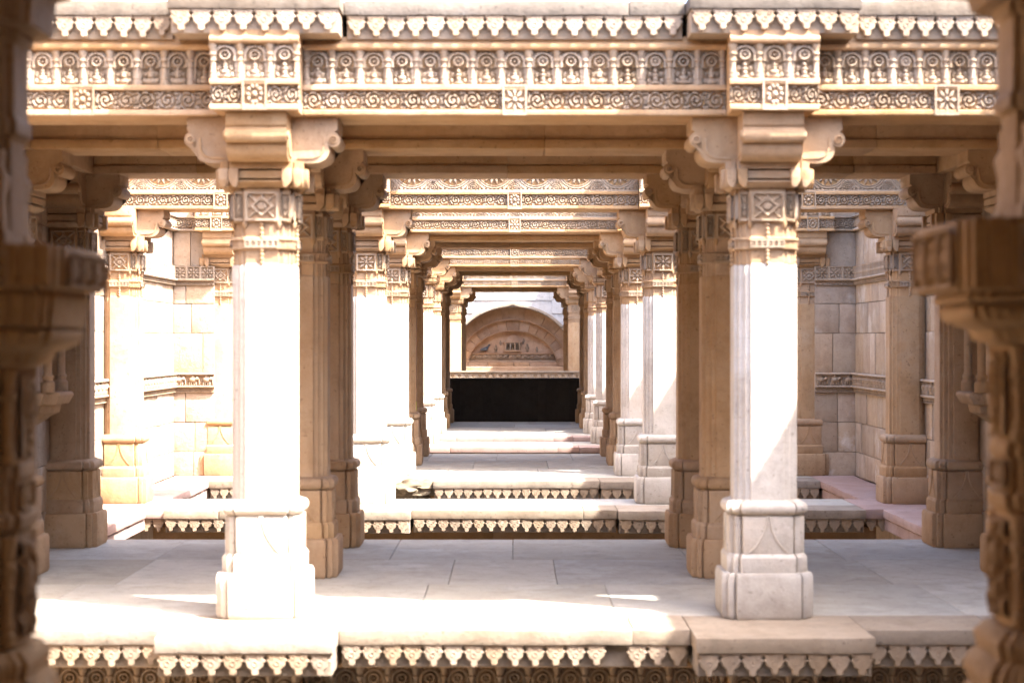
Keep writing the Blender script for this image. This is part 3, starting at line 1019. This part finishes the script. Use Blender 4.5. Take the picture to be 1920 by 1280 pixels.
for sgn, side in ((-1, 'left'), (1, 'right')):
    cw = box_bm(*sorted((sgn * 3.53, sgn * 4.3)), -9.6, 33, -3.1, 4.5)
    w = obj('side_wall', bm_mesh(cw, 'side_wall', 0.01), 'wall')
    tag(w, f'{"sunlit" if sgn < 0 else "shaded, lime-stained"} ashlar wall with elephant frieze along the {side} side', 'wall')
    # piers that narrow the passage at each pavilion
    for (a, b) in ((8.3, 12.93), (19.06, 23.2), (26.8, 32.2)):
        xa, xb = sorted((sgn * 3.14, sgn * 3.54))
        box('pier', 'wall', w, xa, xb, a, b, -3.1, 3.6, 0.006)
    if sgn > 0:
        # receding face at x=3.47 looks towards -x: run along -y so that local -y is -x
        wall_face(w, 0, 6.05, lambda u: ((3.47, 19.0, 0), R(-90)), 5, latt='slots')
        wall_face(w, 0, 0.42, lambda u: ((3.055, 19.0, 0), 0), 6, zmax=3.4)
        wall_face(w, 0, 4.6, lambda u: ((3.10, 12.93, 0), R(-90)), 7, zmax=2.5, bands=False)
        wall_face(w, 0, 4.1, lambda u: ((3.10, 23.15, 0), R(-90)), 8, zmax=2.5, bands=False)
    else:
        wall_face(w, 0, 6.05, lambda u: ((-3.47, 12.95, 0), R(90)), 15, latt='slots')
        wall_face(w, 0, 0.42, lambda u: ((-3.475, 19.0, 0), 0), 16, zmax=3.4)
        wall_face(w, 0, 4.6, lambda u: ((-3.10, 8.33, 0), R(90)), 17, zmax=2.5, bands=False)
        wall_face(w, 0, 4.1, lambda u: ((-3.10, 19.06, 0), R(90)), 18, zmax=2.5, bands=False)

    # small corbelled niche on the wall between the second and third wall pillars
    nx, ny = sgn * 3.09, 11.72
    t = thing('wall_niche', f'small corbelled stone niche on the dark {side} wall of the nearest pavilion', 'niche', (nx, ny, 0))

    def cor(half, dep):
        pts = [(-half, 0), (-half, -dep * 0.7), (-half * 0.7, -dep * 0.7), (-half * 0.7, -dep), (half * 0.7, -dep), (half * 0.7, -dep * 0.7), (half, -dep * 0.7), (half, 0)]
        a = R(90) * (-1 if sgn > 0 else 1)
        return [(x * math.cos(a) - y * math.sin(a), x * math.sin(a) + y * math.cos(a)) for x, y in pts]
    obj('corbel', loft([(0.84, cor(0.10, 0.08)), (0.90, cor(0.16, 0.16)), (0.92, cor(0.20, 0.20)), (0.97, cor(0.20, 0.21)), (0.975, cor(0.25, 0.25)), (1.03, cor(0.26, 0.28)), (1.05, cor(0.25, 0.27))], 'corbel', 0.004), 'pillar', t)
    for k in (-1, 1):
        cl = lathe([(0.045, 0), (0.045, 0.06), (0.03, 0.075), (0.038, 0.10), (0.026, 0.115), (0.026, 0.40), (0.042, 0.42), (0.03, 0.44), (0.034, 0.52), (0.055, 0.56), (0.055, 0.62)], 'niche_post', 10)
        obj('niche_post', cl, 'pillar', t, (-sgn * 0.20, k * 0.17, 1.05))
    obj('canopy', loft([(1.665, cor(0.26, 0.28)), (1.70, cor(0.30, 0.33)), (1.73, cor(0.30, 0.33)), (1.75, cor(0.22, 0.24)), (1.86, cor(0.17, 0.17)), (1.88, cor(0.20, 0.2)), (1.91, cor(0.2, 0.2)), (2.05, cor(0.06, 0.06))], 'canopy', 0.004), 'pillar', t)
    box('niche_back', 'shade_dark', t, *(sorted((-sgn * 0.03, sgn * 0.02))), -0.15, 0.15, 1.05, 1.66, 0.002)

# ------------------------------------------------------------------ foreground pavilion the viewer stands in
g = obj('floor', bm_mesh(box_bm(-3.5, 3.5, -9, 4.95, -0.16, 0.0), 'floor', 0.005), 'floor')
tag(g, kind='structure')
c0 = obj('roof_slab', bm_mesh(box_bm(-3.5, 3.5, -5.0, 4.95, 2.86, 3.03), 'roof_slab', 0.005), 'beam')
tag(c0, kind='structure')
bw = obj('added_end_wall', bm_mesh(box_bm(-3.6, 3.6, -9.6, -9, -0.2, 4.5), 'added_end_wall', 0.01), 'wall')  # unseen, added to limit the light coming from behind the viewer
tag(bw, 'plain ashlar wall behind the viewer\'s pavilion', 'wall')


def front_pillar(x, y, sgn, label, dz, plate_h, k_=0.78):
    t = thing('bracketed_pillar', label, 'pillar', (x, y, 0), 'blurred carved pillars framing the view')
    t.scale = (k_, k_, 1)
    global OVERRIDE
    OVERRIDE = 'front'

    def sec(*zs):
        return [(z + dz, redent(w, m, s, True)) for z, w, m, s in zs]
    obj('plinth', loft(sec((-dz, 0.30, 0.6, 0.025), (0.22, 0.30, 0.6, 0.025), (0.24, 0.27, 0.6, 0.025), (0.50, 0.27, 0.6, 0.025), (0.53, 0.25, 0.6, 0.025)), 'plinth', 0.006), 'front', t)
    obj('base_moulding', loft(sec((0.53, 0.245, 0.6, 0.022), (0.57, 0.262, 0.6, 0.022), (0.60, 0.245, 0.6, 0.022), (0.615, 0.225, 0.6, 0.022), (0.65, 0.235, 0.6, 0.022), (0.68, 0.205, 0.6, 0.022)), 'base_moulding', 0.004), 'front', t)
    sh = obj('carved_shaft', loft(sec((0.68, 0.185, 0.5, 0.024), (0.95, 0.185, 0.5, 0.024), (0.96, 0.20, 0.5, 0.024), (0.99, 0.205, 0.5, 0.024), (1.00, 0.186, 0.5, 0.024), (1.07, 0.186, 0.5, 0.024), (1.08, 0.197, 0.5, 0.024), (1.11, 0.197, 0.5, 0.024), (1.12, 0.185, 0.5, 0.024), (1.36, 0.185, 0.5, 0.024)), 'carved_shaft', 0.004), 'front', t)
    for k in range(4):
        a = k * math.pi / 2
        c, s = math.cos(a), math.sin(a)

        def put(name, me, lx, ly, lz, sc):
            obj(name, me, 'carve', sh, (lx * c - ly * s, lx * s + ly * c, lz + dz), rz=a, scale=sc)
        put('niche_panel', T['niche'], -0.080, -0.184, 1.125, (0.160 / 0.134, 1.2, 0.20 / 0.17))
        put('diamond_panel', T['diamond'], -0.080, -0.184, 1.005, (0.160 / 0.12, 1.0, 0.065 / 0.15))
        put('scroll_panel', T['scroll'], -0.080, -0.184, 0.70, (0.160 / 0.11, 1.3, 0.24 / 0.09))
        for q in (-1, 1):
            put('corner_post', T['colonnette'], q * 0.125, -0.165, 0.69, (1.3, 1.3, 1.5))
            put('corner_post', T['colonnette'], q * 0.125, -0.165, 1.115, (1.3, 1.3, 1.3))
    zt = 1.62
    pb = zt - plate_h
    cap = obj('bracket_capital', loft(sec((1.335, 0.19, 0.6, 0.02), (1.35, 0.235, 0.62, 0.02), (1.375, 0.25, 0.62, 0.02), (1.38, 0.27, 0.62, 0.02), (1.395, 0.31, 0.64, 0.02), (1.415, 0.322, 0.64, 0.02), (1.425, 0.322, 0.64, 0.02),
                                     (1.43, 0.30, 0.64, 0.02), (1.435, 0.325, 0.66, 0.015), (pb - 0.012, 0.338, 0.66, 0.015), (pb - 0.010, 0.325, 0.66, 0.015), (pb, 0.325, 0.66, 0.015), (pb + 0.002, 0.372, 0.7, 0.012), (zt - 0.012, 0.375, 0.7, 0.012), (zt, 0.370, 0.7, 0.012)), 'bracket_capital', 0.003), 'front', t)
    for k in range(4):
        a = k * math.pi / 2
        for q in range(3):
            lx, ly = -0.24 + q * 0.165, -0.373
            obj('plate_panel', T['diamond'], 'carve', cap, (lx * math.cos(a) - ly * math.sin(a), lx * math.sin(a) + ly * math.cos(a), pb + dz + 0.008), rz=a, scale=(0.15 / 0.12, 1, (plate_h - 0.022) / 0.15))
    obj('upper_shaft', loft(sec((1.62, 0.165, 0.5, 0.022), (1.88, 0.165, 0.5, 0.022), (1.89, 0.185, 0.5, 0.022), (1.92, 0.185, 0.5, 0.022), (1.93, 0.175, 0.5, 0.022), (2.10, 0.175, 0.5, 0.022), (2.11, 0.19, 0.5, 0.022), (2.135, 0.19, 0.5, 0.022))
             + [(2.14 + dz, redent(0.24, 0.6, 0.02, True)), (2.20, redent(0.25, 0.6, 0.02, True)), (2.21, redent(0.30, 0.6, 0.02, True)), (2.476, redent(0.31, 0.6, 0.02, True))], 'upper_shaft', 0.003), 'front', t)
    for q in (-1, 1):           # struts standing on the bracket
        for r in (-1, 1):
            po = lathe([(0.050, 0), (0.052, 0.03), (0.040, 0.05), (0.036, 0.12), (0.046, 0.165), (0.030, 0.19), (0.034, 0.23)], 'bracket_post', 4)
            obj('bracket_post', po, 'front', t, (q * 0.125, r * 0.125, 1.619 + dz), rz=R(45), scale=(1.25, 1.25, 1.0))
    OVERRIDE = None
    return t


front_pillar(-1.31, 4.45, -1, 'out-of-focus brown carved pillar with bracket, nearest on the left edge', -0.035, 0.10, 0.76)
front_pillar(1.30, 4.40, 1, 'out-of-focus orange-brown carved pillar with deep bracket, nearest on the right edge', 0.02, 0.16, 0.82)

# ------------------------------------------------------------------ the dark parapet, the well beyond and its arch
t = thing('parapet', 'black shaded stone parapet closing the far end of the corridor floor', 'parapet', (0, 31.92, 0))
box('parapet_wall', 'shade_dark', t, -3.0, 3.0, 0.03, 0.2, -0.1, 0.70, 0.004)  # shade under the far roof is put into this near-black colour
box('coping', 'shade_dark', t, -3.0, 3.0, -0.03, 0.24, 0.70, 0.74, 0.006)
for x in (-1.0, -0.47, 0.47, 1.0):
    box('parapet_post', 'shade_dark', t, x - 0.07, x + 0.07, -0.005, 0.03, 0.0, 0.70, 0.004)

for sgn, side in ((-1, 'left'), (1, 'right')):  # added walls that cut light so the farthest pavilion stays dark
    t = thing('added_shade_wall', f'added near-black wall blocking light into the farthest pavilion behind its {side} pillars', 'wall', (sgn * 1.62, 0, 0))
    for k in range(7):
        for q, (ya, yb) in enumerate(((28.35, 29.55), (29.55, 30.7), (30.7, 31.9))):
            box('added_shade_block', 'shade_dark', t, -0.07, 0.07, ya + 0.003 + 0.2 * (k % 2) * (q > 0), yb - 0.003 + 0.2 * (k % 2) * (q < 2), k * 0.353 + 0.002, k * 0.353 + 0.351, 0.006)
YP = 38.2
for y, nm in ((YP, 'sunlit pillar'), (42.0, 'shaded brown pillar')):
    for sgn, side in ((-1, 'left'), (1, 'right')):
        make_pillar(sgn * AX, y, f'{nm} standing beyond the well opening, {side} of the arch', 'pillars by the well', 1)
cross_beam(30, YP, 'lunette', [(-2.9, -1.46), (-1.04, 1.04), (1.46, 2.9)], 'sunlit carved beam beyond the well opening, just above the arch')
cross_beam(31, 42.0, 'plain', [(-2.9, -1.46), (-1.04, 1.04), (1.46, 2.9)], 'dark beam framing the arch from above')
for sgn, side in ((-1, 'left'), (1, 'right')):
    long_beam(sgn * AX, YP - 0.36, 42.4, f'beam over the {side} pillars beyond the well opening')
rf6 = platform('roof_slab', 37.93, 0.1, 42.45, TOP, 76, hx=3.5)
fl6 = obj('well_landing', bm_mesh(box_bm(-3.5, 3.5, 37.7, 42.45, -0.2, 0.0), 'well_landing', 0.004), 'floor')
tag(fl6, kind='structure')
t = thing('railing', 'sunlit stone railing pierced with rings, beyond the dark parapet', 'railing', (0, 37.9, 0))
box('rail_wall', 'beam', t, -3.3, 3.3, 0.03, 0.15, 0.0, 0.735, 0.004)
tiles(t, 'rings', -3.3, 3.3, 0.03, 0.60, 0.14, 'ring_carving', 1.0, base_w=0.14)
rough_box('coping', 'ledge', t, -3.3, 3.3, -0.03, 0.2, 0.735, 0.765, 4, 0.3, 0.003, 0.008)

AXC, AZ, YW = -0.05, 0.75, 45.5


def arc(a, b, th, tip=0.0):
    x = a * math.cos(th); z = b * math.sin(th)
    k = abs(th - math.pi / 2)
    if tip and k < 0.10:
        z += tip * (1 - k / 0.10) ** 1.6
    return AXC + x, AZ + z


t = thing('well_wall', 'pale sunlit well wall with a recessed brown stone arch at the corridor\'s end', 'wall', (0, 0, 0))
# wall face with the arch opening cut out, .5 m thick
N = 64
bm = bmesh.new()
A0, B0 = 1.56, 1.46
inner = [arc(A0, B0, math.pi * i / N) for i in range(N + 1)]
outer = []
for i in range(N + 1):
    th = math.pi * i / N
    dx, dz = math.cos(th), math.sin(th)
    k = min((3.9 / abs(dx)) if abs(dx) > 1e-6 else 1e9, (6.8 / dz) if dz > 1e-6 else 1e9)
    outer.append((AXC + dx * k, AZ + dz * k))
fi = [bm.verts.new((x, YW, z)) for x, z in inner]; fo = [bm.verts.new((x, YW, z)) for x, z in outer]
bi = [bm.verts.new((x, YW + 0.5, z)) for x, z in inner]
for i in range(N):
    bm.faces.new((fi[i], fi[i + 1], fo[i + 1], fo[i]))
    bm.faces.new((fi[i], bi[i], bi[i + 1], fi[i + 1]))
obj('wall_face', bm_mesh(bm, 'wall_face'), 'well', t)
box('wall_base', 'arch', t, -3.9, 3.9, YW - 0.02, YW + 1.2, -3.1, AZ - 0.001, 0.005)
# facing slabs with open joints on the sunlit wall
rnd = random.Random(3)
z = 2.36
while z < 4.3:
    h = rnd.uniform(0.30, 0.42); x = -3.4
    while x < 3.4:
        w_ = rnd.uniform(0.5, 0.95)
        box('facing_slab', 'well', t, x + 0.004, min(x + w_, 3.4) - 0.004, YW - 0.022 + rnd.uniform(-0.004, 0.004), YW + 0.02, z + 0.003, z + h - 0.003, 0.006)
        x += w_
    z += h
for sgn in (-1, 1):             # spandrels
    for k in range(5):
        z0, z1 = AZ + 0.02 + k * 0.318, AZ + 0.02 + (k + 1) * 0.318
        q = min(1.0, (z0 - AZ) / (B0 + 0.12))
        xin = (A0 + 0.10) * math.sqrt(max(0, 1 - q * q))
        x = xin
        while x < 3.3:
            w_ = rnd.uniform(0.5, 0.9)
            xa, xb = sorted((AXC + sgn * (x + 0.004), AXC + sgn * (x + w_ - 0.004)))
            box('facing_slab', 'well', t, xa, xb, YW - 0.02 + rnd.uniform(-0.004, 0.004), YW + 0.02, z0 + 0.003, z1 - 0.003, 0.006)
            x += w_


def ring_stones(a0, b0, a1, b1, yf, yb, n, name, seed, tip=0.0, gap=0.010, mat='arch'):
    rnd = random.Random(seed)
    cuts = [0]
    for i in range(1, n):
        cuts.append(math.pi * i / n + rnd.uniform(-0.03, 0.03))
    cuts.append(math.pi)
    for c0_, c1_ in zip(cuts, cuts[1:]):
        bm = bmesh.new()
        m = 6
        rows = []
        g_ = gap * rnd.uniform(0.3, 1.3) / b1
        for i in range(m + 1):
            th = c0_ + g_ / 2 + (c1_ - c0_ - g_) * i / m
            p, q = arc(a0, b0, th, tip), arc(a1, b1, th, tip)
            rows.append([bm.verts.new((p[0], yf, p[1])), bm.verts.new((q[0], yf, q[1])), bm.verts.new((q[0], yb, q[1])), bm.verts.new((p[0], yb, p[1]))])
        for r0, r1 in zip(rows, rows[1:]):
            for j in range(4):
                bm.faces.new((r0[j], r0[(j + 1) % 4], r1[(j + 1) % 4], r1[j]))
        bm.faces.new(rows[0]); bm.faces.new(list(reversed(rows[-1])))
        o = obj(name, bm_mesh(bm, name, 0.006), mat, t)
        o.location.y = rnd.uniform(-0.008, 0.008)


ring_stones(1.565, 1.465, 1.63, 1.53, YW - 0.10, YW + 0.1, 9, 'hood_stone', 1, tip=0.05, gap=0.004, mat='ledge')
ring_stones(1.345, 1.165, 1.60, 1.50, YW + 0.46, YW + 0.9, 9, 'voussoir', 2)
ring_stones(1.115, 0.885, 1.36, 1.18, YW + 0.60, YW + 1.0, 15, 'voussoir', 3)
box('wall_core', 'arch', t, -3.9, 3.9, YW + 1.02, YW + 1.4, -3.1, 7.4, 0.005)
ring_stones(1.325, 1.145, 1.352, 1.172, YW + 0.43, YW + 0.7, 7, 'arch_moulding', 8, gap=0.003)
ring_stones(1.10, 0.870, 1.122, 0.892, YW + 0.57, YW + 0.8, 7, 'arch_moulding', 9, gap=0.003)
# tympanum
bm = bmesh.new()
f0 = [bm.verts.new((*[(arc(1.15, 0.92, math.pi * i / 40))[0]], YW + 0.78, arc(1.15, 0.92, math.pi * i / 40)[1])) for i in range(41)]
bm.faces.new(f0)
obj('tympanum', bm_mesh(bm, 'tympanum'), 'arch', t)
for k, (xa, xb) in enumerate(((-1.14, -0.62), (-0.61, 0.02), (0.03, 0.42), (0.43, 1.10))):
    box('sill_block', 'arch', t, AXC + xa, AXC + xb, YW + 0.62, YW + 0.8, AZ - 0.02, AZ + 0.10, 0.008)
box('frieze_shelf', 'arch', t, AXC - 1.10, AXC + 1.08, YW + 0.68, YW + 0.8, AZ + 0.101, AZ + 0.135, 0.004)
tiles(t, 'zigzag', AXC - 1.08, AXC + 1.06, YW + 0.72, AZ + 0.135, 0.12, 'frieze_carving', 1.2, base_w=0.10)
tiles(t, 'elephant', AXC - 1.05, AXC + 1.03, YW + 0.72, AZ + 0.20, 0.16, 'frieze_carving', 0.8, base_w=0.14)
box('frieze_top', 'arch', t, AXC - 1.06, AXC + 1.04, YW + 0.67, YW + 0.8, AZ + 0.305, AZ + 0.325, 0.004)
# little carved shrine in the tympanum
for k in range(4):
    obj('shrine_colonnette', T['colonnette'], 'carve', t, (AXC - 0.17 + k * 0.115, YW + 0.70, AZ + 0.40), scale=(1.2, 1.2, 1.1))
for k in range(3):
    obj('shrine_figure', T['niche'], 'carve', t, (AXC - 0.17 + k * 0.115, YW + 0.765, AZ + 0.40), scale=(0.86, 2.6, 1.1))
for k, (dx, dz_, sc_) in enumerate(((-0.42, 0.36, 1.0), (0.36, 0.37, 1.1), (0.60, 0.35, 0.8), (-0.30, 0.52, 0.7), (0.27, 0.55, 0.8))):
    obj('tympanum_vase', lathe([(0.03, 0), (0.035, 0.015), (0.018, 0.03), (0.045, 0.07), (0.040, 0.10), (0.016, 0.125), (0.030, 0.14), (0.012, 0.17)], 'tympanum_vase', 10), 'ledge', t, (AXC + dx, YW + 0.775, AZ + dz_), scale=(sc_, sc_, sc_))
obj('shrine_base', bm_mesh(box_bm(AXC - 0.22, AXC + 0.22, YW + 0.69, YW + 0.79, AZ + 0.365, AZ + 0.40), 'shrine_base', 0.006), 'arch', t)
obj('shrine_roof', loft([(AZ + 0.585, [(-0.24, -0.09), (0.24, -0.09), (0.24, 0), (-0.24, 0)]), (AZ + 0.61, [(-0.24, -0.09), (0.24, -0.09), (0.24, 0), (-0.24, 0)]), (AZ + 0.64, [(-0.15, -0.07), (0.15, -0.07), (0.15, 0), (-0.15, 0)]),
                        (AZ + 0.70, [(-0.13, -0.06), (0.13, -0.06), (0.13, 0), (-0.13, 0)]), (AZ + 0.80, [(-0.03, -0.03), (0.03, -0.03), (0.03, 0), (-0.03, 0)])], 'shrine_roof', 0.008), 'arch', t, (AXC, YW + 0.78, 0))
for sgn in (-1, 1):
    xa, xb = sorted((sgn * 3.5, sgn * 4.3))
    sw = obj('well_side_wall', bm_mesh(box_bm(xa, xb, 33.01, 46.5, -3.1, 7.3 if sgn > 0 else 4.5), 'well_side_wall', 0.01), 'wall')
    tag(sw, f'plain ashlar wall closing the well on the {"right" if sgn > 0 else "left"}', 'wall')

# pigeon on the frieze below the shrine
def pigeon(loc):
    t = thing('pigeon', 'slate-grey pigeon perched on the frieze under the far arch', 'bird', loc)
    # body spine from tail to beak
    secs = [(-0.150, 0.066, 0.010, 0.004), (-0.115, 0.076, 0.019, 0.010), (-0.075, 0.086, 0.034, 0.028), (-0.02, 0.096, 0.048, 0.046), (0.035, 0.112, 0.046, 0.048), (0.068, 0.142, 0.032, 0.034),
            (0.082, 0.172, 0.023, 0.024), (0.092, 0.197, 0.025, 0.024), (0.108, 0.207, 0.020, 0.018), (0.122, 0.204, 0.008, 0.008), (0.142, 0.197, 0.002, 0.002)]
    bm = bmesh.new(); rings = []
    n = 14
    for x, z, ry, rz in secs:
        rings.append([bm.verts.new((x + (0.3 * rz * math.sin(2 * math.pi * i / n) * (-1 if x > 0.06 else 0)), ry * math.cos(2 * math.pi * i / n), z + rz * math.sin(2 * math.pi * i / n))) for i in range(n)])
    for a, b in zip(rings, rings[1:]):
        for i in range(n):
            bm.faces.new((a[i], a[(i + 1) % n], b[(i + 1) % n], b[i]))
    bm.faces.new(rings[0]); bm.faces.new(rings[-1])
    m = plain('pigeon_grey', (0.06, 0.065, 0.078), 0.6)
    obj('body', bm_mesh(bm, 'body', ang=60), m, t)
    for s in (-1, 1):
        wg = loft([(0.0, [(-0.13, -0.004), (0.05, -0.010), (0.05, 0.004), (-0.13, 0.004)]), (0.03, [(-0.10, -0.008), (0.055, -0.014), (0.055, 0.004), (-0.10, 0.004)]), (0.055, [(-0.05, -0.006), (0.03, -0.008), (0.03, 0.004), (-0.05, 0.004)])], 'wing', 0.004, 2)
        obj('wing', wg, plain('wing_grey', (0.09, 0.095, 0.105)), t, (0, s * 0.046, 0.078), rot=(s * 0.18, 0, 0))
        lg = lathe([(0.004, 0), (0.004, 0.06)], 'leg', 6)
        obj('leg', lg, plain('leg_pink', (0.35, 0.10, 0.09)), t, (0.005, s * 0.018, 0.0))
    t.rotation_euler = (0, 0, R(12))
    return t


pigeon((AXC - 0.68, YW + 0.72, AZ + 0.325))

# ------------------------------------------------------------------ ground above and the floor far below
low = obj('lower_floor', bm_mesh(box_bm(-3.53, 3.53, 4.95, 45.4, -3.25, -3.03), 'lower_floor', 0), 'floor')
tag(low, kind='structure')
bm = bmesh.new()
for (xa, xb, ya, yb) in ((-600, -4.3, -600, 600), (4.3, 600, -600, 600), (-4.3, 4.3, 46.5, 600), (-4.3, 4.3, -600, -9.6)):
    v = [bm.verts.new(p) for p in ((xa, ya, 4.49), (xb, ya, 4.49), (xb, yb, 4.49), (xa, yb, 4.49))]
    bm.faces.new(v)
gr = obj('ground', bm_mesh(bm, 'ground'), 'earth')
tag(gr, kind='structure')
